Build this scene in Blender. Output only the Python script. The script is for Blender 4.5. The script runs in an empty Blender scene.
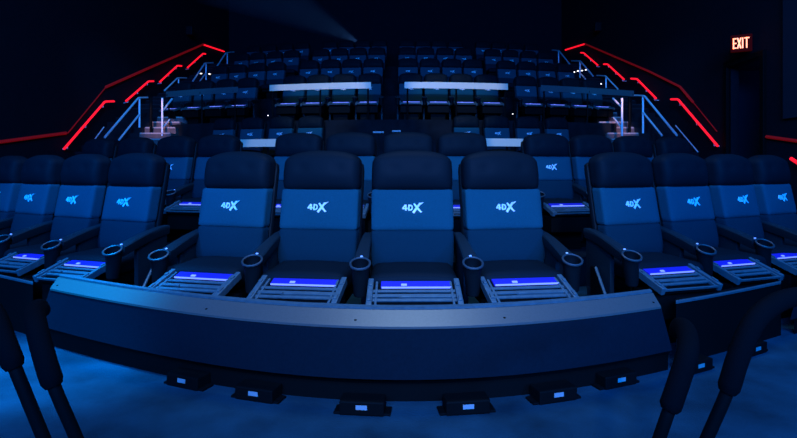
import bpy, bmesh, math, random
from mathutils import Vector, Matrix
random.seed(7)
S = bpy.context.scene
COL = S.collection
F, CX, CY, HZ = 500.0, 405.0, 168.0, 1.2      # focal length in px, principal point, eye height
sec = lambda t: 1.0 / math.cos(t)

# ------------------------------------------------------------------ materials
def mat(name, col, rough=0.6, metal=0.0, spec=0.5, emit=None, es=0.0, noise=0.0, nscale=40.0, bump=0.0, bscale=300.0, alpha=None):
    m = bpy.data.materials.new(name); m.use_nodes = True
    nt = m.node_tree; b = nt.nodes['Principled BSDF']
    b.inputs['Base Color'].default_value = (*col, 1)
    b.inputs['Roughness'].default_value = rough
    b.inputs['Metallic'].default_value = metal
    b.inputs['Specular IOR Level'].default_value = spec
    if emit:
        b.inputs['Emission Color'].default_value = (*emit, 1)
        b.inputs['Emission Strength'].default_value = es
    if noise or bump:
        tc = nt.nodes.new('ShaderNodeTexCoord')
    if noise:
        n = nt.nodes.new('ShaderNodeTexNoise'); n.inputs['Scale'].default_value = nscale; n.inputs['Detail'].default_value = 4
        r = nt.nodes.new('ShaderNodeMapRange'); r.inputs['To Min'].default_value = 1 - noise; r.inputs['To Max'].default_value = 1 + noise
        r.inputs['From Min'].default_value = .3; r.inputs['From Max'].default_value = .7
        mx = nt.nodes.new('ShaderNodeMix'); mx.data_type = 'RGBA'; mx.blend_type = 'MULTIPLY'; mx.inputs[0].default_value = 1
        mx.inputs[6].default_value = (*col, 1)
        nt.links.new(tc.outputs['Object'], n.inputs['Vector']); nt.links.new(n.outputs['Fac'], r.inputs['Value'])
        nt.links.new(r.outputs['Result'], mx.inputs[7]); nt.links.new(mx.outputs[2], b.inputs['Base Color'])
    if bump:
        n = nt.nodes.new('ShaderNodeTexNoise'); n.inputs['Scale'].default_value = bscale; n.inputs['Detail'].default_value = 3
        bp = nt.nodes.new('ShaderNodeBump'); bp.inputs['Strength'].default_value = bump; bp.inputs['Distance'].default_value = .004
        nt.links.new(tc.outputs['Object'], n.inputs['Vector']); nt.links.new(n.outputs['Fac'], bp.inputs['Height'])
        nt.links.new(bp.outputs['Normal'], b.inputs['Normal'])
    return m

M = dict(
    leather=mat('black_leather', (.003, .0085, .012), .6, spec=.05, bump=.15, bscale=160),
    cloth=mat('blue_cloth', (.006, .066, .088), .9, spec=.05, noise=.12, nscale=160, bump=.5, bscale=420),
    cloth_shaded=mat('blue_cloth_shaded', (.003, .024, .034), .9, spec=.05, noise=.12, nscale=160, bump=.5, bscale=420),  # same cloth, darkened for the shade on the lower back
    thread=mat('white_thread', (.9, .93, .95), .6),
    plastic=mat('black_plastic', (.003, .006, .007), .5, spec=.08),
    armp=mat('armrest_vinyl', (.008, .018, .022), .42, spec=.15),
    rim=mat('rim_grey', (.022, .04, .046), .45),
    alu=mat('brushed_aluminium', (.065, .12, .135), .42, metal=.3, noise=.15, nscale=30),
    dark=mat('black_steel', (.002, .003, .003), .6, spec=.06),
    panel=mat('panel_dark_blue', (.003, .009, .014), .5, spec=.06, noise=.1, nscale=60, bump=.1),
    strip=mat('panel_grey_trim', (.13, .13, .115), .42, metal=.5, noise=.06, nscale=90),
    board=mat('white_board', (.75, .66, .48), .5), board_dim=mat('board_shaded', (.06, .085, .09), .5),  # outer boards are the same boards, weaker light put into their colour
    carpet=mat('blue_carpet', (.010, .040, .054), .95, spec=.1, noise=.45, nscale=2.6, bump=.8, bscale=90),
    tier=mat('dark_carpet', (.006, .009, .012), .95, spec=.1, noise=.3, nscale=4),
    step=mat('step_concrete', (.09, .07, .07), .8, noise=.2, nscale=8),
    nose=mat('step_nosing', (.34, .30, .29), .5),
    wall=mat('acoustic_wall', (.005, .007, .011), .9, spec=.1, noise=.15, nscale=12),
    wall2=mat('wall_panel', (.010, .02, .03), .9, spec=.1),
    steel=mat('stainless_steel', (.8, .82, .85), .35, metal=.2),
    foam=mat('black_foam', (.002, .0025, .003), .9, spec=.04, bump=.3, bscale=120),
    red=mat('red_led', (.6, .02, .02), .4, emit=(1, .008, .025), es=1.25),
    reddim=mat('red_led_dim', (.3, .01, .01), .5, emit=(1, .012, .02), es=.09),
    bled=mat('blue_glow', (.02, .02, .3), .3, emit=(.015, .02, 1), es=.2),  # footrest band, blue by its own emission
    bglow2=mat('violet_glow', (.2, .2, .6), .3, emit=(.2, .3, 1), es=1.1),  # footrest edge line and small spot, pale emission
    wled=mat('white_led', (.9, .9, .9), .3, emit=(1, .93, .85), es=2.0),
    cled=mat('cyan_led', (.3, .5, .9), .3, emit=(.25, .45, 1), es=.5),
    sign=mat('exit_face', (.01, .002, .002), .8, spec=.05, emit=(1, .02, .005), es=.02),
    exitl=mat('exit_letters', (1, .3, .1), .4, emit=(1, .30, .10), es=2.6),
    label=mat('white_label', (.3, .3, .3), .5),
)

# ------------------------------------------------------------------ mesh helpers
def me_from(bm, name, m, smooth=True, recalc=True):
    if recalc: bmesh.ops.recalc_face_normals(bm, faces=bm.faces)
    me = bpy.data.meshes.new(name); bm.to_mesh(me); bm.free()
    for p in me.polygons: p.use_smooth = smooth
    me.materials.append(m)
    if smooth: 
        try: me.set_sharp_from_angle(angle=math.radians(40))
        except Exception: pass
    return me
def add(name, me, parent=None, loc=(0, 0, 0), rz=0.0, label=None):
    o = bpy.data.objects.new(name, me); COL.objects.link(o)
    if parent: o.parent = parent
    o.location = loc; o.rotation_euler = (0, 0, rz)
    if label: o['label'] = label
    return o
def tag(o, label, cat, group=None):
    o['label'] = label; o['category'] = cat
    if group: o['group'] = group
    return o
def empty(name, loc, rz=0.0):
    o = bpy.data.objects.new(name, None); COL.objects.link(o); o.location = loc; o.rotation_euler = (0, 0, rz)
    o.empty_display_size = .1
    return o
def struct(name, me):
    o = add(name, me); o['kind'] = 'structure'; return o
def bx(bm, c, s, R=None, bev=0.0):
    r = bmesh.ops.create_cube(bm, size=1.0)
    vs = r['verts']
    for v in vs:
        p = Vector((v.co.x * s[0], v.co.y * s[1], v.co.z * s[2]))
        if R: p = R @ p
        v.co = p + Vector(c)
    if bev:
        es = list({e for v in vs for e in v.link_edges})
        bmesh.ops.bevel(bm, geom=es, offset=bev, segments=2, affect='EDGES', profile=.6)
def tube(bm, pts, r, n=12, rads=None):
    pts = [Vector(p) for p in pts]
    rings = []; up = None
    for i, p in enumerate(pts):
        a = pts[max(i - 1, 0)]; b = pts[min(i + 1, len(pts) - 1)]
        t = (b - a).normalized()
        if up is None:
            up = t.orthogonal().normalized()
        up = (up - t * up.dot(t)).normalized()
        w = t.cross(up)
        rr = rads[i] if rads else r
        rings.append([bm.verts.new(p + (up * math.cos(k * 2 * math.pi / n) + w * math.sin(k * 2 * math.pi / n)) * rr) for k in range(n)])
    for i in range(len(rings) - 1):
        for k in range(n):
            bm.faces.new((rings[i][k], rings[i][(k + 1) % n], rings[i + 1][(k + 1) % n], rings[i + 1][k]))
    bm.faces.new(rings[0][::-1]); bm.faces.new(rings[-1])
def smooth_path(pts, n=6):
    pts = [Vector(p) for p in pts]; out = []
    q = [pts[0] * 2 - pts[1]] + pts + [pts[-1] * 2 - pts[-2]]
    for i in range(1, len(q) - 2):
        for k in range(n):
            t = k / n; a, b, c, d = q[i - 1], q[i], q[i + 1], q[i + 2]
            out.append(.5 * ((2 * b) + (c - a) * t + (2 * a - 5 * b + 4 * c - d) * t * t + (3 * b - a - 3 * c + d) * t ** 3))
    out.append(pts[-1]); return out
def fillet(pts, r=.08, n=4):
    pts = [Vector(p) for p in pts]; out = [pts[0]]
    for i in range(1, len(pts) - 1):
        a, b, c = pts[i - 1], pts[i], pts[i + 1]
        ra = min(r, (a - b).length * .45); rc = min(r, (c - b).length * .45)
        p0 = b + (a - b).normalized() * ra; p2 = b + (c - b).normalized() * rc
        for k in range(n + 1):
            t = k / n; out.append((1 - t) ** 2 * p0 + 2 * t * (1 - t) * b + t * t * p2)
    out.append(pts[-1]); return out
def lathe(bm, prof, c=(0, 0, 0), n=24):
    rings = []
    for r, z in prof:
        rings.append([bm.verts.new((c[0] + r * math.cos(k * 2 * math.pi / n), c[1] + r * math.sin(k * 2 * math.pi / n), c[2] + z)) for k in range(n)])
    for i in range(len(rings) - 1):
        for k in range(n):
            bm.faces.new((rings[i][k], rings[i][(k + 1) % n], rings[i + 1][(k + 1) % n], rings[i + 1][k]))
    bm.faces.new(rings[0][::-1]); bm.faces.new(rings[-1])
def torus(bm, prof, n=24):
    rings = [[bm.verts.new((r * math.cos(k * 2 * math.pi / n), r * math.sin(k * 2 * math.pi / n), z)) for k in range(n)] for r, z in prof]
    for i in range(len(rings)):
        a, b = rings[i], rings[(i + 1) % len(rings)]
        for k in range(n): bm.faces.new((a[k], a[(k + 1) % n], b[(k + 1) % n], b[k]))
def pad(w, d, h, r, n=14, fn=None):
    """rounded cushion: a finely cut box with corner radius r; fn(x,y,z,u,v) -> new point, u and v in -1..1 across width and height"""
    bm = bmesh.new()
    bmesh.ops.create_cube(bm, size=1.0)
    bmesh.ops.subdivide_edges(bm, edges=bm.edges[:], cuts=n, use_grid_fill=True)
    hx, hy, hz = w / 2, d / 2, h / 2
    for v in bm.verts:
        # crowd the cuts towards the edges so the rounding is smooth
        q = [math.sin(c * math.pi) * .5 * .35 + c * .65 for c in v.co]
        p = Vector((q[0] * w, q[1] * d, q[2] * h))
        rr = min(r, hx, hy, hz)
        i = Vector((max(-hx + rr, min(hx - rr, p.x)), max(-hy + rr, min(hy - rr, p.y)), max(-hz + rr, min(hz - rr, p.z))))
        dd = p - i
        if dd.length > 1e-9: p = i + dd.normalized() * rr
        if fn: p = Vector(fn(p.x, p.y, p.z, p.x / hx, p.z / hz))
        v.co = p
    return bm
def prism(bm, poly, y0, y1, T=lambda x, y, z: (x, y, z)):
    """poly = outline in x,z (any simple outline), extruded from y0 to y1"""
    a = [bm.verts.new(T(x, y0, z)) for x, z in poly]; b = [bm.verts.new(T(x, y1, z)) for x, z in poly]
    n = len(poly)
    f1 = bm.faces.new(a); f2 = bm.faces.new(b[::-1])
    for k in range(n): bm.faces.new((a[k], b[k], b[(k + 1) % n], a[(k + 1) % n]))
    bmesh.ops.triangulate(bm, faces=[f1, f2])
def stroke(bm, p, q, w0, w1, y0, y1, T):
    d = Vector((q[0] - p[0], q[1] - p[1])).normalized(); n = Vector((-d.y, d.x))
    prism(bm, [(p[0] + n.x * w0, p[1] + n.y * w0), (p[0] - n.x * w0, p[1] - n.y * w0), (q[0] - n.x * w1, q[1] - n.y * w1), (q[0] + n.x * w1, q[1] + n.y * w1)], y0, y1, T)

# arcs of seats: a row at distance Z bends away from the screen towards its ends
def arc(px, Z):
    t = (px - CX) / F; return t * Z * sec(t), Z * sec(t), t
def tang(t): return math.atan(math.tan(t) / (1 + t * math.tan(t)))
def onX(px, py, X):                 # a point seen at px,py that stands on the plane x = X
    Y = X * F / (px - CX); return Vector((X, Y, HZ + (CY - py) * Y / F))
def onY(px, py, Y):
    return Vector(((px - CX) * Y / F, Y, HZ + (CY - py) * Y / F))

# ------------------------------------------------------------------ seat parts (origin on the floor below the backrest)
REC = .20                            # recline of the back
lean = lambda z: (z - .95) * REC
def P_head():
    def fn(x, y, z, u, v):
        z2 = z
        if v > 0: z2 = z - .055 * abs(u) ** 2.6 * v
        fr = y < 0
        if fr:
            y -= .03 * (1 - u * u) * (1 - v * v); y += .035 * max(-v, 0) ** 2
            y += .012 * (math.exp(-((x + .14) ** 2 + (z - .03) ** 2) / .0011) + math.exp(-((x - .14) ** 2 + (z - .03) ** 2) / .0011))
        x *= 1 - .02 * max(v, 0)
        zz = 1.175 + z2
        return (x, y + lean(zz) - .045, zz)
    return me_from(pad(.60, .17, .315, .06, 18, fn), 'headrest', M['leather'])
def P_back():
    def fn(x, y, z, u, v):
        if y < 0: y -= .02 * (1 - u * u) * (1 - v * v)
        zz = .895 + z
        return (x, y + lean(zz) - .045, zz)
    return me_from(pad(.60, .12, .30, .025, 12, fn), 'backrest', M['cloth'])
def P_lumbar():
    def fn(x, y, z, u, v):
        if y < 0: y -= .025 * (1 - u * u) * (1 - v * v); y += .05 * max(-v, 0) ** 2
        x *= 1 - .05 * max(-v, 0) ** 2
        zz = .60 + z
        return (x, y + lean(zz) - .045, zz)
    return me_from(pad(.60, .12, .31, .03, 12, fn), 'lumbar_pad', M['cloth_shaded'])
def P_shell():
    def fn(x, y, z, u, v):
        zz = .80 + z
        if v > 0: zz -= .05 * abs(u) ** 2.6 * v
        return (x, y + lean(zz) + .045, zz)
    return me_from(pad(.61, .06, .96, .03, 10, fn), 'back_shell', M['plastic'])
def P_cushion():
    def fn(x, y, z, u, v):
        if z > 0: z += .015 * (1 - u * u)
        return (x, y - .36, z + .45 + (y < 0) * .0)
    return me_from(pad(.57, .50, .14, .05, 10, fn), 'seat_cushion', M['leather'])
def P_base():
    bm = bmesh.new()
    bx(bm, (0, -.30, .34), (.54, .46, .07), bev=.01)
    bx(bm, (0, -.28, .17), (.34, .34, .28), bev=.01)
    bx(bm, (0, -.28, .02), (.60, .58, .04), bev=.008)
    bx(bm, (-.12, -.50, .40), (.05, .10, .03)); bx(bm, (.12, -.50, .40), (.05, .10, .03))
    return me_from(bm, 'pedestal', M['dark'], False)
def P_logo():
    bm = bmesh.new()
    # outline coordinates in metres around the logo centre
    T = lambda x, y, z: (x, y + lean(.915 + z) - .1245 + .0, .915 + z)
    y0, y1 = -.004, .006
    st = lambda p, q, a=.0052, b=.0052: stroke(bm, p, q, a, b, y0, y1, T)
    # 4
    st((-.058, .022), (-.083, -.010)); st((-.084, -.010), (-.040, -.008)); st((-.055, .022), (-.056, -.026), .006, .0065)
    # D
    st((-.029, .020), (-.031, -.024), .006, .006); st((-.033, .019), (-.012, .016)); st((-.034, -.023), (-.014, -.021))
    st((-.012, .017), (-.002, .006)); st((-.002, .008), (-.003, -.012)); st((-.002, -.010), (-.014, -.022))
    # X : a tapered brush stroke and a cross stroke with forked ends
    st((.005, -.044), (.058, .026), .010, .008); st((.054, .022), (.092, .042), .009, .001); st((.056, .028), (.072, .034), .010, .004)
    st((.012, .032), (.040, -.004), .006, .010); st((.036, 0), (.072, -.040), .010, .006); st((.066, -.034), (.080, -.036), .006, .002)
    for v in bm.verts:
        z = .915 + (v.co.z - .915) * .87; v.co = Vector((v.co.x * .87, v.co.y - lean(v.co.z) + lean(z), z))
    return me_from(bm, 'logo', M['thread'], False)
def P_arm():                          # origin at the side of the backrest, on the floor
    bm = bmesh.new()
    L = [(.02, .715, .030), (-.10, .712, .034), (-.28, .69, .038), (-.44, .662, .042), (-.55, .640, .046), (-.60, .630, .044)]
    prev = None
    for y, z, w in L:
        ring = [bm.verts.new(p) for p in [(-w, y, z - .03), (-w, y, z - .008), (-w * .8, y, z), (w * .8, y, z), (w, y, z - .008), (w, y, z - .03), (w * .8, y, z - .075), (-w * .8, y, z - .075)]]
        if prev:
            for k in range(8): bm.faces.new((prev[k], prev[(k + 1) % 8], ring[(k + 1) % 8], ring[k]))
        else: bm.faces.new(ring[::-1])
        prev = ring
    bm.faces.new(prev)
    bx(bm, (0, -.20, .45), (.035, .40, .42), bev=.008)
    bx(bm, (0, -.20, .13), (.05, .34, .26), bev=.008)
    return me_from(bm, 'armrest', M['armp'])
def cup_bm(prof, ring=False):
    bm = bmesh.new()
    if ring: torus(bm, prof, 28)
    else: lathe(bm, prof, (0, 0, 0), 28)
    R = Matrix.Rotation(math.radians(24), 3, 'X')
    for v in bm.verts:
        k = min(1.0, max(0.0, (v.co.z + .16) / .16))       # only the mouth is cut on a slant
        q = R @ v.co; v.co = v.co.lerp(q, k) + Vector((0, -.672, .612))
    return bm
def P_cup():
    return me_from(cup_bm([(.036, -.20), (.040, -.19), (.054, -.06), (.060, -.012), (.060, 0), (.052, 0), (.050, -.02), (.044, -.10), (.040, -.11)]), 'cup_holder', M['plastic'])
def P_rim():
    bm = cup_bm([(.0665, -.006), (.0665, .004), (.060, .008), (.054, .004), (.054, -.004), (.060, -.008)], True)
    return me_from(bm, 'cup_rim', M['rim'])
def P_button():
    bm = bmesh.new(); lathe(bm, [(.008, 0), (.009, .004), (.006, .008)], (0, -.575, .636), 12)
    return me_from(bm, 'button_light', M['cled'])
FA = math.radians(19)
RF = Matrix.Rotation(FA, 3, 'X')      # footrest tilts down towards the feet
def fpt(x, y, z):
    v = RF @ Vector((x, y, z)); return (v.x, v.y, v.z + .465)
def fbx(bm, c, s, bev=.0): bx(bm, fpt(*c), s, RF, bev)
def P_foot():
    bm = bmesh.new()
    for y, w, hh in ((.022, .022, .010), (-.030, .030, .014), (-.072, .022, .012), (-.135, .012, .016)):
        fbx(bm, (.0, y, -.008), (.49, w, hh), .003)
    for s in (-1, 1):
        fbx(bm, (s * .262, -.005, -.012), (.034, .28, .05), .006)
        fbx(bm, (s * .225, -.01, -.008), (.014, .25, .02), .003)
        fbx(bm, (s * .262, -.085, .016), (.020, .05, .012), .003)
        fbx(bm, (s * .262, .060, .016), (.020, .03, .012), .003)
    fbx(bm, (-.15, -.052, .004), (.12, .008, .010), .002); fbx(bm, (-.085, -.05, .004), (.014, .02, .014), .002)
    return me_from(bm, 'footrest', M['alu'], False)
def P_fhouse():
    bm = bmesh.new()
    bx(bm, (0, .03, .29), (.53, .22, .17), bev=.01); bx(bm, (0, .12, .11), (.36, .16, .22), bev=.01)
    fbx(bm, (0, 0, -.030), (.50, .26, .02))
    return me_from(bm, 'footrest_housing', M['dark'], False)
def P_fglow():
    bm = bmesh.new(); fbx(bm, (.015, .088, -.006), (.43, .066, .014), .003)
    return me_from(bm, 'glow_strip', M['bled'], False)
def P_fglow2():
    bm = bmesh.new(); fbx(bm, (.015, .050, -.001), (.42, .004, .010)); fbx(bm, (-.06, .075, .003), (.035, .018, .006), .002)
    return me_from(bm, 'glow_edge', M['bglow2'], False)
PM = dict(head=P_head(), back=P_back(), lum=P_lumbar(), shell=P_shell(), cush=P_cushion(), base=P_base(), logo=P_logo(),
          arm=P_arm(), cup=P_cup(), rim=P_rim(), but=P_button(), foot=P_foot(), fh=P_fhouse(), fl=P_fglow(), fl2=P_fglow2())
PARTS = [('headrest', 'head', 'black leather headrest with arched top'), ('backrest', 'back', 'blue cloth back pad'), ('lumbar_pad', 'lum', 'lower blue pad with shade put into its colour'),
         ('back_shell', 'shell', None), ('seat_cushion', 'cush', None), ('pedestal', 'base', None)]
PITCH = .66
def seat(px, Z, z0, label, group, end=0, foot=True, arms=True, logo=True):
    X, Y, t = arc(px, Z)
    pu = -tang(t) * .90; pb = -tang(t) * .2       # the back follows the bend of the row, the arms point at the screen
    # rotation about z: a positive angle turns a left seat outwards
    pu, pb = -pu, -pb
    root = empty('cinema_seat', (X, Y, z0), 0.0)
    tag(root, label, 'seat', group)
    for nm, k, lb in PARTS:
        if nm in ('seat_cushion', 'pedestal'):
            add(nm, PM[k], root, (0, 0, 0), pu * .5)
        else:
            add(nm, PM[k], root, (0, 0, 0), pu, lb if nm in ('headrest', 'backrest', 'lumbar_pad') else None).scale.x = 1 - .36 * t * t
    if logo: add('logo', PM['logo'], root, (0, 0, 0), pu, 'white 4DX lettering')
    if arms:
        sides = [-1] if end == 0 else ([-1, 1])
        for s in sides:
            a = add('armrest', PM['arm'], root, (s * PITCH / 2 * math.cos(pu), s * PITCH / 2 * math.sin(pu), 0), pb)
            add('cup_holder', PM['cup'], a)
            add('cup_rim', PM['rim'], a, label='lighter grey ring around the cup hole')
            add('button_light', PM['but'], a, label='small lit blue button')
    if foot:
        L = .79 - .10 * abs(t)
        f = add('footrest', PM['foot'], root, (L * math.sin(pb), -L * math.cos(pb), 0), pu * .8); f.scale.x = 1 - .7 * t * t
        add('footrest_housing', PM['fh'], f); add('glow_strip', PM['fl'], f, label='glowing deep blue strip'); add('glow_edge', PM['fl2'], f)
    return root

ORD = {4: ['leftmost', 'second from left', 'second from right', 'rightmost'], 2: ['left', 'right']}
BL = ['left block', 'centre-left block', 'centre-right block', 'right block']
DESC = {'front row': 'large dark blue seat with cup holder', 'second row': 'half hidden blue seat',
        'third row': 'dim blue seat with arched headrest', 'fourth row': 'blue seat with glowing footrest',
        'fifth row': 'blue seat with small white logo', 'sixth row': 'small distant blue seat with logo', 'top row': 'tiny faint blue seat by back wall'}
def row(name, Z, z0, blocks, names, **kw):
    for b, nm in zip(blocks, names):
        for i, px in enumerate(b):
            lb = f"{DESC[name]}, {ORD[len(b)][i]} in {name}, {nm}"
            seat(px, Z, z0, lb, f'cinema seats in the {name}', end=(i == len(b) - 1), **kw)
row('front row', 3.75, 0, [[10, 43.5, 86, 137], [240, 323, 412, 499.5], [621, 680, 728.5, 768]], ['left block', 'centre block', 'right block'])
row('second row', 6.0, .30, [[99, 136, 176, 219], [299, 351], [408, 462], [546, 591, 633, 673]], BL)
row('third row', 11.5, 1.09, [[225, 253, 282, 311], [466, 496, 527, 556]], ['left block', 'right block'], foot=False, arms=False)
row('fourth row', 13.0, 2.34, [[184, 205, 226.5, 248], [295, 319, 344.5, 370], [410.6, 435.8, 461, 486], [525, 548, 570, 591]], BL)
row('fifth row', 15.3, 3.23, [[220.4, 238.5, 257.8, 276.8], [309.6, 331, 352, 373.4], [408, 429.8, 451.6, 472.6], [506, 526.3, 545.7, 565]], BL, foot=False, arms=False)
row('sixth row', 17.7, 4.15, [[242.3, 258, 274.8, 292], [321.2, 339.8, 358.3, 376.9], [407, 425.6, 445, 463.4], [492.6, 510.4, 528.2, 544.8]], BL, foot=False, arms=False)
row('top row', 20.1, 5.03, [[254, 270, 286.4, 302.7], [330.4, 347, 363, 379.5], [407, 423, 439, 455.3], [482.5, 498.5, 515, 531]], BL, foot=False, arms=False)

# ------------------------------------------------------------------ curved boards and panels
def ribbon(bm, x0, x1, prof, n=32):
    """sweep a closed section prof = [(Z, z), ...] along the arc from image column x0 to x1"""
    rings = []
    for i in range(n + 1):
        ring = []
        for q in prof:
            e = q[2] if len(q) > 2 else 0; px = x0 - e + (x1 - x0 + 2 * e) * i / n
            ring.append(bm.verts.new((arc(px, q[0])[0], arc(px, q[0])[1], q[1])))
        rings.append(ring)
    k = len(prof)
    for i in range(n):
        for j in range(k): bm.faces.new((rings[i][j], rings[i][(j + 1) % k], rings[i + 1][(j + 1) % k], rings[i + 1][j]))
    bm.faces.new(rings[0][::-1]); bm.faces.new(rings[-1])
def guard_panel(x0, x1, label, dz=0.0, skew=0):
    t = empty('crash_barrier', (*arc((x0 + x1) / 2, 2.56)[:2], 0)); tag(t, label, 'panel', None)
    inv = t.location.copy()
    def put(nm, bm, m, par=t, sm=True, lb=None):
        for v in bm.verts: v.co -= inv
        return add(nm, me_from(bm, nm, m, sm), par, label=lb)
    bm = bmesh.new(); ribbon(bm, x0, x1, [(2.50, .14, 0), (2.50, .400, -11), (2.515, .400, -11), (2.515, .14, 0)]); put('front_face', bm, M['panel'])
    bm = bmesh.new(); ribbon(bm, x0 + 1, x1 - 1, [(2.494, .396, -10), (2.494, .408, -10), (2.60, .462, -18), (2.60, .450, -18)])
    put('top_trim', bm, M['strip'], lb='grey metal trim along the top')
    bm = bmesh.new(); ribbon(bm, x0 + 3, x1 - 3, [(2.622, .457, -17), (2.622, .469, -17), (2.65, .474, -19), (2.65, .452, -19)]); put('rear_trim', bm, M['alu'])
    bm = bmesh.new(); ribbon(bm, x0 + 2, x1 - 2, [(2.56, .10, 0), (2.56, .15, 0), (2.66, .445, -18), (2.70, .10, 0)]); put('frame', bm, M['dark'])
    bm = bmesh.new(); ribbon(bm, x0 + 4, x1 - 4, [(2.57, .0), (2.57, .12), (2.80, .12), (2.80, .0)]); put('dark_band', bm, M['dark'])  # dark band filling the gap between panel and floor
    for k in range(5):
        px = x0 + 19 + (x1 - x0 - 38) * k / 4
        X, Y, th = arc(px, 2.535); b = bmesh.new(); lathe(b, [(.009, 0), (.009, .004), (.004, .006)], (X, Y, .4235), 10); put('screw', b, M['dark'])
    return t
guard_panel(39, 672, 'long curved dark blue guard panel with grey trim before the centre seats')
guard_panel(790, 880, 'short blue guard panel cut off by the right picture edge')
# low ledge in front of the right-hand and left-hand front seats
for (x0, x1, lb) in ((676, 781, 'low black ledge with thin bright edge before the right front seats'), (-40, 33, 'low black ledge before the left front seats')):
    t = empty('foot_ledge', (*arc((x0 + x1) / 2, 2.8)[:2], 0)); tag(t, lb, 'ledge'); inv = t.location.copy()
    for nm, prof, m in (('ledge_body', [(2.62, 0), (2.62, .37), (2.74, .37), (2.74, 0)], 'dark'), ('edge_trim', [(2.61, .372), (2.61, .384), (2.635, .387), (2.635, .372)], 'alu')):
        bm = bmesh.new(); ribbon(bm, x0, x1, prof)
        for v in bm.verts: v.co -= inv
        add(nm, me_from(bm, nm, M[m]), t)

def guard_board(x0, x1, Z, z0, z1, zb, label, group, m='board'):
    t = empty('guard_board', (*arc((x0 + x1) / 2, Z)[:2], zb)); tag(t, label, 'board', group); inv = t.location.copy()
    def put(nm, bm, m, sm=True):
        for v in bm.verts: v.co -= inv
        add(nm, me_from(bm, nm, m, sm), t)
    bm = bmesh.new(); ribbon(bm, x0, x1, [(Z, z0), (Z, z1), (Z + .03, z1), (Z + .03, z0)], 12); put('board', bm, M[m])
    for px in (x0 + 3, (x0 + x1) / 2, x1 - 3):
        X, Y, th = arc(px, Z + .10); b = bmesh.new(); tube(b, [(X, Y, zb), (X, Y, z0 + .04)], .022, 8); bx(b, (X, Y - .04, z0 + .05), (.05, .10, .05)); put('post', b, M['dark'])
G = 'guard boards of the fourth row'
guard_board(269.5, 371, 11.9, 3.10, 3.25, 2.34, 'bright white guard board, left of the central aisle', G)
guard_board(404.5, 508, 11.9, 3.10, 3.25, 2.34, 'bright white guard board, right of the central aisle', G)
guard_board(166, 238, 11.9, 3.10, 3.25, 2.34, 'guard board, shade put into its colour, by the left stairs', G, 'board_dim')
guard_board(541, 634, 11.9, 3.10, 3.25, 2.34, 'guard board, shade put into its colour, by the right stairs', G, 'board_dim')
G = 'guard boards of the third row'
guard_board(218, 318, 10.3, 1.655, 1.82, 1.09, 'pale board showing through the gap left of centre in second row', G)
guard_board(458, 556, 10.3, 1.655, 1.82, 1.09, 'pale board showing through the gap right of centre in second row', G)

# ------------------------------------------------------------------ tiers, floor, walls
WL, WR = -7.85, 6.98
def tier(name, Zf, top, xl, xr, zlow, m, back=22.3):
    bm = bmesh.new(); front = []
    n = 40
    tl = -1.15; pts = []
    for i in range(-60, 61):
        t = i / 60 * 1.1; x, y = t * Zf * sec(t), Zf * sec(t)
        if xl < x < xr: pts.append((x, y))
    def yat(x):
        lo, hi = -1.3, 1.3
        for _ in range(40):
            mid = (lo + hi) / 2
            if mid * Zf * sec(mid) < x: lo = mid
            else: hi = mid
        return Zf * sec(lo)
    pts = [(xl, yat(xl))] + pts + [(xr, yat(xr))]
    poly = pts + [(xr, back), (xl, back)]
    a = [bm.verts.new((x, y, zlow)) for x, y in poly]; b = [bm.verts.new((x, y, top)) for x, y in poly]
    bm.faces.new(a[::-1]); bm.faces.new(b)
    for k in range(len(poly)): bm.faces.new((a[k], a[(k + 1) % len(poly)], b[(k + 1) % len(poly)], b[k]))
    struct(name, me_from(bm, name, m, False))
bm = bmesh.new(); bx(bm, ((WL + WR) / 2, 7, -.1), (WR - WL + .2, 31, .2)); struct('floor', me_from(bm, 'floor', M['carpet'], False))
SL, SR = -7.0 + .72, 5.45
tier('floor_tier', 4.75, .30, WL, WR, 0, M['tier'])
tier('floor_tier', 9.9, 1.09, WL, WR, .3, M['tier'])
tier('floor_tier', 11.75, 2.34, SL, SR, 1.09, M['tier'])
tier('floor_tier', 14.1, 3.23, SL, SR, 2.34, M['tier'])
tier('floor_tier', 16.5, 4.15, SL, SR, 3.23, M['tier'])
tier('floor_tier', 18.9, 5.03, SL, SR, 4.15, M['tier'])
# stairs along both walls
def stairs(x0, x1, a0, a1):
    """x0..x1 full width; the lit lower flight only spans a0..a1, beside it the unlit part rises, shade put into its colour"""
    low, lown, up, upn, blk = [bmesh.new() for _ in range(5)]
    z = 1.09; y = 11.35
    b0, b1 = (x0, a0) if abs(a0 - x0) > abs(a1 - x1) else (a1, x1)
    while y < 20.4:
        z += .165; run = .26 if y < 13 else .385
        if y < 13.95:
            bx(low, ((a0 + a1) / 2, (y + 14.1) / 2, z - .0825), (a1 - a0, 14.1 - y, .165))
            bx(lown, ((a0 + a1) / 2, y + .02, z - .004), (a1 - a0 - .04, .06, .035))
            bx(blk, ((b0 + b1) / 2, (y + 14.1) / 2, z - .0825), (b1 - b0 - .01, 14.1 - y, .165))
        else:
            bx(up, ((x0 + x1) / 2, (y + 22.3) / 2, z - .0825), (x1 - x0, 22.3 - y, .165))
            bx(upn, ((x0 + x1) / 2, y + .012, z - .004), (x1 - x0 - .1, .05, .03))
        y += run
    bx(up, ((x0 + x1) / 2, (14.1 + 22.3) / 2, 1.8), (x1 - x0, 8.2, 1.5))
    struct('staircase', me_from(low, 'staircase', M['step'], False)); struct('step_nosings', me_from(lown, 'step_nosings', M['nose'], False))
    struct('staircase_upper', me_from(up, 'staircase_upper', M['tier'], False)); struct('step_nosings_upper', me_from(upn, 'step_nosings_upper', M['armp'], False))
    struct('stair_unlit_side', me_from(blk, 'stair_unlit_side', M['tier'], False))  # unlit side of the flight, its darkness put into the colour
stairs(WL, SL, -6.72, -5.92); stairs(SR, WR, 5.10, 5.92)
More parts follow.
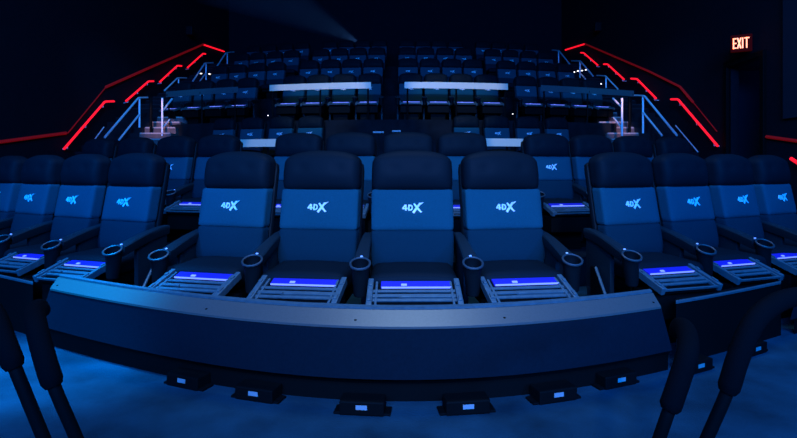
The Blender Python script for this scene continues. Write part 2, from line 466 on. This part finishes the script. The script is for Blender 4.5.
def wallbox(name, c, s, m='wall'):
    bm = bmesh.new(); bx(bm, c, s); return struct(name, me_from(bm, name, M[m], False))
HW = 10.0
wallbox('wall_left', (WL - .1, 7.0, HW / 2), (.2, 31, HW))
wallbox('wall_back', ((WL + WR) / 2, 22.4, HW / 2), (WR - WL + .4, .2, HW))
wallbox('wall_front', ((WL + WR) / 2, -8.5, HW / 2), (WR - WL + .4, .2, HW))
wallbox('ceiling', ((WL + WR) / 2, 7.0, HW + .1), (WR - WL + .4, 31, .2))
# right wall with the doorway
D0, D1, DT, DB = 9.75, 10.75, 3.38, 1.09
bm = bmesh.new()
bx(bm, (WR + .1, (D0 - 8.5) / 2, HW / 2), (.2, D0 + 8.5, HW)); bx(bm, (WR + .1, (D1 + 22.5) / 2, HW / 2), (.2, 22.5 - D1, HW)); bx(bm, (WR + .1, (D0 + D1) / 2, (DT + HW) / 2), (.2, D1 - D0, HW - DT))
struct('wall_right', me_from(bm, 'wall_right', M['wall'], False))
bm = bmesh.new()
bx(bm, (WR + 1.5, 11.6, 2.2), (2.8, .1, 2.6)); bx(bm, (WR + 1.5, 9.2, 2.2), (2.8, .1, 2.6)); bx(bm, (WR + 2.9, 10.4, 2.2), (.1, 2.5, 2.6)); bx(bm, (WR + 1.5, 10.4, 3.5), (2.8, 2.5, .1)); bx(bm, (WR + 1.5, 10.4, 1.0), (2.8, 2.5, .1))
struct('wall_passage', me_from(bm, 'wall_passage', M['wall2'], False))
bm = bmesh.new()
for y in (D0 - .05, D1 + .05): bx(bm, (WR - .02, y, (DT + DB) / 2), (.10, .10, DT - DB), bev=.01)
bx(bm, (WR - .02, (D0 + D1) / 2, DT + .05), (.10, D1 - D0 + .2, .12), bev=.01)
struct('door_frame', me_from(bm, 'door_frame', M['dark'], False))
# acoustic panels on the right wall near the screen
for y0, w in ((8.1, 1.1), (6.8, 1.2), (5.4, 1.2)):
    wallbox('trim_panel', (WR - .03, y0 + w / 2, 5.2), (.06, w - .08, 6.2), 'wall2')

# lit ledges of the side walls
def led(name, pts, r, m, label, cat, group=None, brackets=(), X=0, fil=.05):
    t = empty(name, pts[0]); tag(t, label, cat, group); inv = Vector(pts[0])
    b = bmesh.new(); tube(b, [p - inv for p in fillet(pts, fil)], r, 10); add('rail' if name != 'wall_ledge' else 'glow_strip', me_from(b, 'rail', M[m]), t)
    return t, inv
XL, XR = WL + .12, WR - .12
reds = [([(64, 149), (105, 101.5), (114, 101.3)], XL, 'lowest', 'left'), ([(126, 101), (148.5, 81.3), (153.5, 81.2)], XL, 'second lowest', 'left'),
        ([(159.7, 82), (177.4, 65.6), (181.6, 66)], XL, 'second highest', 'left'), ([(187.4, 67.7), (203, 53.6), (205.5, 54)], XL, 'highest', 'left'),
        ([(717.7, 146), (678, 99.3), (671, 99.3)], XR, 'lowest', 'right'), ([(656, 98.4), (637, 79), (631, 78.6)], XR, 'second lowest', 'right'),
        ([(624, 79.4), (607.5, 64.2), (603.8, 64.2)], XR, 'second highest', 'right'), ([(597.8, 65.2), (583.5, 52.8), (580.8, 52.7)], XR, 'highest', 'right')]
for pts, X, lv, sd in reds:
    P = [onX(x, y, X) for x, y in pts]
    t, inv = led('handrail', P, .026, 'red', f'glowing red handrail on the {sd} wall, {lv} of the four there', 'handrail', 'glowing red handrails')
    for f in (.08, .5, .95):
        q = P[0].lerp(P[1], f) - inv; b = bmesh.new(); s = -1 if X < 0 else 1
        tube(b, [q, q + Vector((0, 0, -.09)), q + Vector((s * .118, 0, -.10))], .012, 8)
        add('bracket', me_from(b, 'bracket', M['steel']), t)
t = empty('handrail', onX(800, 165, XR)); tag(t, 'short glowing red handrail end at the right picture edge', 'handrail', 'glowing red handrails')
b = bmesh.new(); i0 = onX(800, 165, XR); tube(b, [onX(791, 158.5, XR) - i0, onX(840, 190, XR) - i0], .03, 10); add('rail', me_from(b, 'rail', M['red']), t)
def ledge(pts, X, m, label, r=.022):
    P = [onX(x, y, X) for x, y in pts]
    led('wall_ledge', P, r, m, label, 'ledge', 'red lit ledges', fil=.02)
ledge([(-30, 146), (11, 140.5), (66, 133)], WL + .03, 'reddim', 'dim red light line low on the left wall', .035)
ledge([(68, 133), (106, 87)], WL + .03, 'reddim', 'faint red light line climbing the left wall', .012)
ledge([(106, 87), (150, 67.5), (203, 44.5)], WL + .03, 'reddim', 'long dim red light line above the left handrails', .035)
ledge([(203, 44.5), (224, 51.5)], WL + .03, 'red', 'bright short red light line at the top left', .03)
ledge([(565.4, 49.9), (585, 43.9)], WR - .03, 'red', 'bright short red light line at the top right', .03)
ledge([(585, 43.9), (650, 71.8), (680, 86.7), (693, 102)], WR - .03, 'reddim', 'long dim red light line above the right handrails', .028)
ledge([(693, 102), (717, 131.5)], WR - .03, 'reddim', 'faint red light line descending the right wall', .01)
ledge([(766.6, 136.7), (797, 141), (830, 146)], WR - .03, 'reddim', 'dim red light line low on the right wall', .03)

# steel stair railings
def railing(X, top, posts, lower=None, label='', r=.026):
    P = [onX(x, y, X) for x, y in top]
    t = empty('stair_railing', P[0]); tag(t, label, 'railing', 'steel stair railings'); inv = P[0].copy()
    b = bmesh.new(); tube(b, [p - inv for p in fillet(P, .06)], r, 10); add('top_rail', me_from(b, 'top_rail', M['steel']), t)
    if lower:
        Q = [onX(x, y, X) for x, y in lower]; b = bmesh.new(); tube(b, [p - inv for p in Q], r * .9, 10); add('lower_rail', me_from(b, 'lower_rail', M['steel']), t)
    for x, y0, y1 in posts:
        b = bmesh.new(); tube(b, [onX(x, y0, X) - inv, onX(x, y1, X) - inv], r, 10); add('post', me_from(b, 'post', M['steel']), t)
A, B_ = -6.95, 6.1
railing(A, [(104.7, 137.5), (138.5, 97.9), (147.6, 97.7)], [(139.5, 98, 137.5)], [(119, 140), (139.3, 114.5)], 'tall steel stair railing lowest on the left')
railing(A, [(164.6, 90.5), (177.4, 78), (186.5, 78)], [(178.5, 78, 90)], None, 'small steel stair railing second lowest on the left', .022)
railing(A, [(193, 81), (204.8, 63.2), (213, 62.8)], [(206, 63.5, 80)], [(200, 81), (206, 73)], 'steel stair railing second highest on the left', .026)
railing(A, [(217, 66.4), (225.8, 52.9), (234, 52)], [(227.3, 53, 64)], None, 'highest steel stair railing on the left')
railing(B_, [(677, 135.5), (644.4, 96), (634.4, 95.5)], [(643, 96, 136.5)], [(662, 135.5), (643.3, 112.5)], 'tall steel stair railing lowest on the right')
railing(B_, [(617.8, 89), (605.4, 76), (597, 75.5)], [(606, 76, 88)], None, 'small steel stair railing second lowest on the right', .022)
railing(B_, [(593, 76), (580.4, 61), (571.6, 61)], [(580, 61, 78)], [(585.5, 79), (580.4, 73.5)], 'steel stair railing second highest on the right')
railing(B_, [(569.5, 64), (559, 50.8), (552, 50.2)], [(558.6, 51, 63)], None, 'highest steel stair railing on the right')
railing(-6.15, [(162, 111.5), (172, 99)], [(162.3, 98, 136)], [(162.5, 128), (169.6, 119.6)], 'inner steel post with slanted rails by the left stairs')
railing(5.3, [(622, 107.5), (613, 98.5)], [(622, 98, 136)], [(621.5, 127.5), (614, 118)], 'inner steel post with slanted rails by the right stairs')
for X, x, lb in ((-6.5, 151, 'left'), (5.7, 629.5, 'right')):
    p, q = onX(x, 97, X), onX(x, 137, X); b = bmesh.new(); tube(b, [(0, 0, 0), p - q], .035, 10); o = add('black_post', me_from(b, 'black_post', M['dark']), loc=q); tag(o, f'thin black post standing on the {lb} stairs', 'post')
for X, pts, lb in ((6.6, [(675.6, 125.5), (698, 152)], 'right'), (-7.5, [(104, 127), (95, 139)], 'left')):
    P = [onX(x, y, X) for x, y in pts]; b = bmesh.new(); tube(b, [(0, 0, 0), P[1] - P[0]], .014, 8); o = add('thin_rail', me_from(b, 'thin_rail', M['steel']), loc=P[0]); tag(o, f'faint thin slanted rail behind the {lb} seats', 'rail')

# step lights
def steplight(x, y, X, label, r=.035):
    b = bmesh.new(); lathe(b, [(r * .6, -r * .5), (r, -r * .2), (r, r * .2), (r * .5, r * .5)], (0, 0, 0), 12)
    o = add('step_light', me_from(b, 'step_light', M['wled']), loc=onX(x, y, X)); tag(o, label, 'light', 'stair step lights')
n = 0
for (x, y, X, lb) in [(574, 72, 5.75, 'left end of the row of lights, right stairs'), (578, 71, 5.9, 'second from left in that row, right stairs'), (582, 70.6, 6.1, 'third from left in that row, right stairs'), (586, 69.8, 6.3, 'right end of the row of lights, right stairs'),
                    (600.5, 84, 5.9, 'below the second lowest right railing'), (181, 87.5, -6.7, 'left one of two below the left railing'), (185, 87, -6.6, 'right one of two below the left railing'),
                    (201, 73.5, -6.8, 'high on the left stairs, left one'), (209.5, 74, -6.5, 'high on the left stairs, right one')]:
    steplight(x, y, X, 'tiny bright step light, ' + lb)
for x, y, X, lb in [(257, 115, 0, 'left'), (503.5, 114, 0, 'right')][:0]: pass
for px, py, lb in ((268, 115.5, 'between third and fourth row, left'), (512.8, 114, 'between third and fourth row, right')):
    p = onY(px, py, 12.25 if px > 400 else 12.6); t = empty('aisle_light', (p.x, p.y, 2.34)); h = p.z - 2.34
    b = bmesh.new(); lathe(b, [(.010, -.012), (.018, 0), (.010, .012)], (0, 0, h), 10); add('lamp', me_from(b, 'lamp', M['wled']), t)
    b = bmesh.new(); lathe(b, [(.03, 0), (.008, .01), (.008, h - .012)], (0, 0, 0), 10); add('stem', me_from(b, 'stem', M['dark']), t); o = t; tag(o, 'tiny white aisle light ' + lb, 'light', 'aisle lights')
for px, py, w, lb in ((378.5, 132.3, 11, 'left'), (396.5, 131.2, 9, 'right')):
    p = onY(px, py, 8.8); t = empty('aisle_marker', (p.x, p.y, .3)); tag(t, f'thin white marker in the centre gap of second row, {lb}', 'marker', 'aisle markers')
    b = bmesh.new(); bx(b, (0, 0, p.z - .3), (w * 8.8 / F, .06, .03), bev=.005); add('marker_strip', me_from(b, 'marker_strip', M['label'], False), t)
    b = bmesh.new(); bx(b, (0, .02, (p.z - .3) / 2 - .005), (.03, .03, p.z - .31)); add('post', me_from(b, 'post', M['dark'], False), t)

# exit sign
p = onX(741.5, 43, WR - .25)
t = empty('exit_sign', p, math.radians(-28)); tag(t, 'glowing red exit sign above the doorway', 'sign')
b = bmesh.new(); bx(b, (0, .03, 0), (.36, .07, .34), bev=.01); add('housing', me_from(b, 'housing', M['sign'], False), t)
b = bmesh.new(); tube(b, [(0, .03, .15), (.0, .2, .30)], .015, 8); add('mount', me_from(b, 'mount', M['dark']), t)
b = bmesh.new(); Tn = lambda x, y, z: (x, y, z); y0, y1 = -.016, -.004
def st(p, q, w=.011): stroke(b, p, q, w, w, y0, y1, Tn)
h = .105
st((-.135, -h), (-.135, h)); [st((-.146, z), (-.085, z)) for z in (-h + .011, 0, h - .011)]
st((-.068, -h), (-.012, h), .012); st((-.068, h), (-.012, -h), .012)
st((.018, -h), (.018, h)); st((.085, -h), (.085, h)); st((.045, h - .011), (.130, h - .011))
add('lettering', me_from(b, 'lettering', M['exitl'], False), t, label='orange-red letters EXIT')

# small fixtures high on the side walls
for x, y, X, lb in ((190, 31, WL + .15, 'left'), (597.5, 27, WR - .15, 'right')):
    p = onX(x, y, X); b = bmesh.new(); bx(b, (0, 0, 0), (.22, .2, .3), bev=.02); lathe(b, [(.05, .12), (.07, .15), (.03, .19)], (0, -.0, 0), 12)
    o = add('wall_spotlight', me_from(b, 'wall_spotlight', M['plastic'], False), loc=p); tag(o, f'small dark fixture high on the {lb} wall', 'fixture')

# ------------------------------------------------------------------ foam padded rails near the camera
def foam_rail(pts, nfoam, label):
    P = [onY(x, y, Y) for x, y, Y in pts]
    root = P[0].copy(); root.z = 0; t = empty('padded_rail', root); tag(t, label, 'handrail', 'foam padded rails in the foreground')
    sp = smooth_path([p - root for p in P], 8)
    foam = sp[nfoam * 8:]; b = bmesh.new(); tube(b, foam, .031, 18, rads=[.024] + [.031] * (len(foam) - 2) + [.024]); add('foam_grip', me_from(b, 'foam_grip', M['foam']), t)
    b = bmesh.new(); base = sp[0].copy(); base.z = 0
    pipe = [base] + sp[:nfoam * 8 + 3]; tube(b, pipe, .0185, 16); add('pipe', me_from(b, 'pipe', M['dark']), t)
    b = bmesh.new(); lathe(b, [(.05, 0), (.05, .008), (.02, .012)], tuple(base), 16); add('foot_plate', me_from(b, 'foot_plate', M['dark']), t)
foam_rail([(652, 458, 1.55), (660, 436, 1.53), (669, 410, 1.52), (680, 378, 1.53), (688, 350, 1.56), (686, 331, 1.68), (680, 326, 1.85), (677, 332, 2.0)], 2, 'black foam padded rail standing by the right end of the guard panel')
foam_rail([(694, 468, 1.60), (707, 438, 1.58), (727, 392, 1.56), (738, 358, 1.56), (754, 322, 1.58), (776, 303, 1.62), (800, 296, 1.70), (826, 296, 1.8)], 2, 'black foam padded rail curving away at the right picture edge')
foam_rail([(88, 466, 1.62), (76, 437, 1.60), (54, 386, 1.58), (43, 352, 1.6), (36, 324, 1.66), (35, 311, 1.78), (39, 307, 1.95), (42, 311, 2.1)], 2, 'black foam padded rail standing by the left end of the guard panel')
foam_rail([(56, 468, 1.62), (42, 434, 1.60), (15, 368, 1.58), (4, 340, 1.6), (-4, 318, 1.64), (-14, 305, 1.7), (-28, 300, 1.8)], 2, 'black foam padded rail cut off by the left picture edge')

# floor anchor boxes under the guard panel
bxs = [(361, 405, 'second from left under the panel centre'), (469, 404, 'right of the panel centre'), (180, 378, 'under the left end of the panel'), (252, 391, 'under the panel left of centre'),
       (623, 377, 'under the right end of the panel'), (703, 363, 'right of the padded rail'), (560, 392, 'under the panel right of centre'), (760, 346, 'far right behind the padded rails')]
for px, py, lb in bxs:
    t0 = (px - CX) / F; Yp = (HZ - .05) * F / (py + 2 - CY)
    X = (px - CX) * Yp / F; rz = tang(t0)
    t = empty('anchor_box', (X, Yp, 0), rz); tag(t, 'small black floor box with white sticker, ' + lb, 'box', 'floor anchor boxes')
    b = bmesh.new(); bx(b, (0, .06, .035), (.22, .10, .07), bev=.008); bx(b, (0, .06, .006), (.28, .08, .012), bev=.003); add('housing', me_from(b, 'housing', M['dark'], False), t)
    b = bmesh.new(); bx(b, (0, .0085, .042), (.055, .002, .022)); add('sticker', me_from(b, 'sticker', M['label'], False), t, label='white sticker')
# module decks under the front seats
for (x0, x1, lb) in ((-20, 160, 'left'), (196, 545, 'centre'), (592, 806, 'right')):
    bm = bmesh.new(); ribbon(bm, x0, x1, [(3.05, .0), (3.05, .012), (4.0, .012), (4.0, .0)])
    inv = Vector((*arc((x0 + x1) / 2, 3.5)[:2], 0))
    for v in bm.verts: v.co -= inv
    o = add('seat_deck', me_from(bm, 'seat_deck', M['dark'], False), loc=inv); tag(o, f'black deck plate under the {lb} front seats', 'deck')
# slanted side plates closing the seat blocks
for px, s, lb in ((160, 1, 'beside the left block'), (190, -1, 'left of the centre block'), (546, 1, 'right of the centre block'), (592, -1, 'beside the right block')):
    X, Y, t0 = arc(px, 3.62); b = bmesh.new()
    prism(b, [(0, .02), (-.62, .02), (-.62, .10), (-.10, .44), (0, .44)], -.012, .012, lambda x, y, z: (y, x, z))
    t = empty('side_plate', (X, Y, 0), tang(t0) * -.25); add('plate', me_from(b, 'plate', M['dark'], False), t)
    b = bmesh.new(); tube(b, [(0, -.62, .105), (0, -.10, .445)], .011, 8); add('edge_tube', me_from(b, 'edge_tube', M['alu']), t)
    tag(t, 'slanted black side plate with metal edge, ' + lb, 'plate', 'side plates')

# ------------------------------------------------------------------ lights
def area(name, loc, target, sx, sy, col, power):
    l = bpy.data.lights.new(name, 'AREA'); l.shape = 'RECTANGLE'; l.size = sx; l.size_y = sy; l.color = col; l.energy = power
    o = bpy.data.objects.new(name, l); COL.objects.link(o); o.location = loc
    o.rotation_euler = (Vector(target) - Vector(loc)).to_track_quat('-Z', 'Y').to_euler(); return o
def spot(name, loc, target, col, power, ang, blend=.5, r=.1):
    l = bpy.data.lights.new(name, 'SPOT'); l.color = col; l.energy = power; l.spot_size = math.radians(ang); l.spot_blend = blend; l.shadow_soft_size = r
    o = bpy.data.objects.new(name, l); COL.objects.link(o); o.location = loc
    o.rotation_euler = (Vector(target) - Vector(loc)).to_track_quat('-Z', 'Y').to_euler(); return o
def point(name, loc, col, power, r=.05):
    l = bpy.data.lights.new(name, 'POINT'); l.color = col; l.energy = power; l.shadow_soft_size = r
    o = bpy.data.objects.new(name, l); COL.objects.link(o); o.location = loc; return o
area('screen_light', (-.4, -7.0, 7.0), (-.4, 5, 1.0), 10, 4, (.002, .20, 1), 4600)
spot('left_fill', (-4.2, .6, 7.5), (-3.0, 3.9, .5), (0, .24, 1), 3500, 34, .8, .3)  # unseen spot added to turn the left front azure
spot('left_trim_fill', (-3.2, 1.6, 7.0), (-2.15, 3.05, .45), (0, .30, 1), 12500, 14, .9, .2)  # unseen narrow spot added to brighten the left end of the trim
spot('right_fill', (4.2, 1.2, 7.5), (3.3, 3.9, .5), (0, .22, 1), 1500, 34, .8, .3)  # unseen spot added for blue on the right front seats
spot('right_low_fill', (3.6, -2.2, 2.6), (1.0, 2.7, .3), (0, .2, 1), 1300, 22, .9, .3)  # unseen low spot added to lift the right half of the panel
spot('front_fill', (.2, -5.0, 5.5), (.05, 3.7, .9), (.45, .58, 1), 2600, 26, .9, .2)  # frontal fill added for paler logos and centre seats, no projector there
area('centre_fill', (.2, 4.5, 8.2), (.2, 3.0, .4), 3.0, 1.6, (.40, .62, 1), 240)  # unseen overhead lamp added for the pale reflection in the top trim
for X, s in ((-6.9, -1), (6.0, 1)):
    spot('rail_fill', (s * 3.0, 4, 8.5), (X, 13.5, 3.0), (.03, .36, 1), 1900, 20, .7, .1)  # unseen blue spots added to brighten the stair railings
for px, e in ((320, 1), (456, 1)):
    X = (px - CX) / F * 12.1
    spot('board_fill', (X, 4.0, 9.2), (X, 11.9, 3.18), (.72, .76, .9), 2000 * e, 15, .5, .1)  # unseen white spots added to brighten the inner boards
for px, e in ((262, .5), (505, .6)):
    X = (px - CX) / F * 10.7
    spot('board_fill', (X, 4.0, 7.0), (X, 10.6, 1.74), (.7, .8, .9), 1300 * e, 6, .5, .1)  # narrow unseen spots added for the pale third row boards
for X in (-6.3, 5.5):
    spot('stair_light', (X + (.3 if X < 0 else -.3), 10.6, 4.0), (X, 12.9, 2.3), (1, .5, .45), 330, 22, .6, .05)
# projector beam in the hazy air under the ceiling
P0, P1 = Vector((-1.9, 22.2, 6.70)), Vector((-5.2, 13.5, 6.75))
ax = (P1 - P0); b = bmesh.new(); tube(b, [P0 - P0, ax], .1, 20, rads=[.10, 1.15])
hz = bpy.data.materials.new('beam_haze'); hz.use_nodes = True; nt = hz.node_tree; nt.nodes.remove(nt.nodes['Principled BSDF'])
vs = nt.nodes.new('ShaderNodeVolumeScatter'); vs.inputs['Color'].default_value = (.8, .9, 1, 1); vs.inputs['Density'].default_value = .02
nt.links.new(vs.outputs[0], nt.nodes['Material Output'].inputs['Volume'])
o = add('projector_haze', me_from(b, 'projector_haze', hz), loc=P0); tag(o, 'faint hazy projector beam fanning out under the ceiling at upper left', 'light beam'); o['kind'] = 'stuff'
spot('projector_beam', P0 + ax.normalized() * .05, P1, (.12, .35, 1), 900, 14, .3, .02)
point('passage_light', (WR + 1.5, 10.4, 3.0), (.01, .12, 1), 8)
w = bpy.data.worlds.new('w'); S.world = w; w.use_nodes = True
w.node_tree.nodes['Background'].inputs[0].default_value = (.002, .006, .02, 1); w.node_tree.nodes['Background'].inputs[1].default_value = .3

cd = bpy.data.cameras.new('camera'); cam = bpy.data.objects.new('camera', cd); COL.objects.link(cam); S.camera = cam
cam.location = (0, 0, HZ); cam.rotation_euler = (math.radians(90), 0, 0)
cd.sensor_width = 36; cd.lens = F / 797 * 36; cd.shift_x = -(CX - 398.5) / 797; cd.shift_y = -(219 - CY) / 797; cd.clip_start = .02
S.view_settings.view_transform = 'Standard'; S.view_settings.look = 'None'; S.view_settings.exposure = 0; S.view_settings.gamma = 1; S.view_settings.use_curve_mapping = False
S.cycles.use_denoising = True
S.cycles.max_bounces = 5
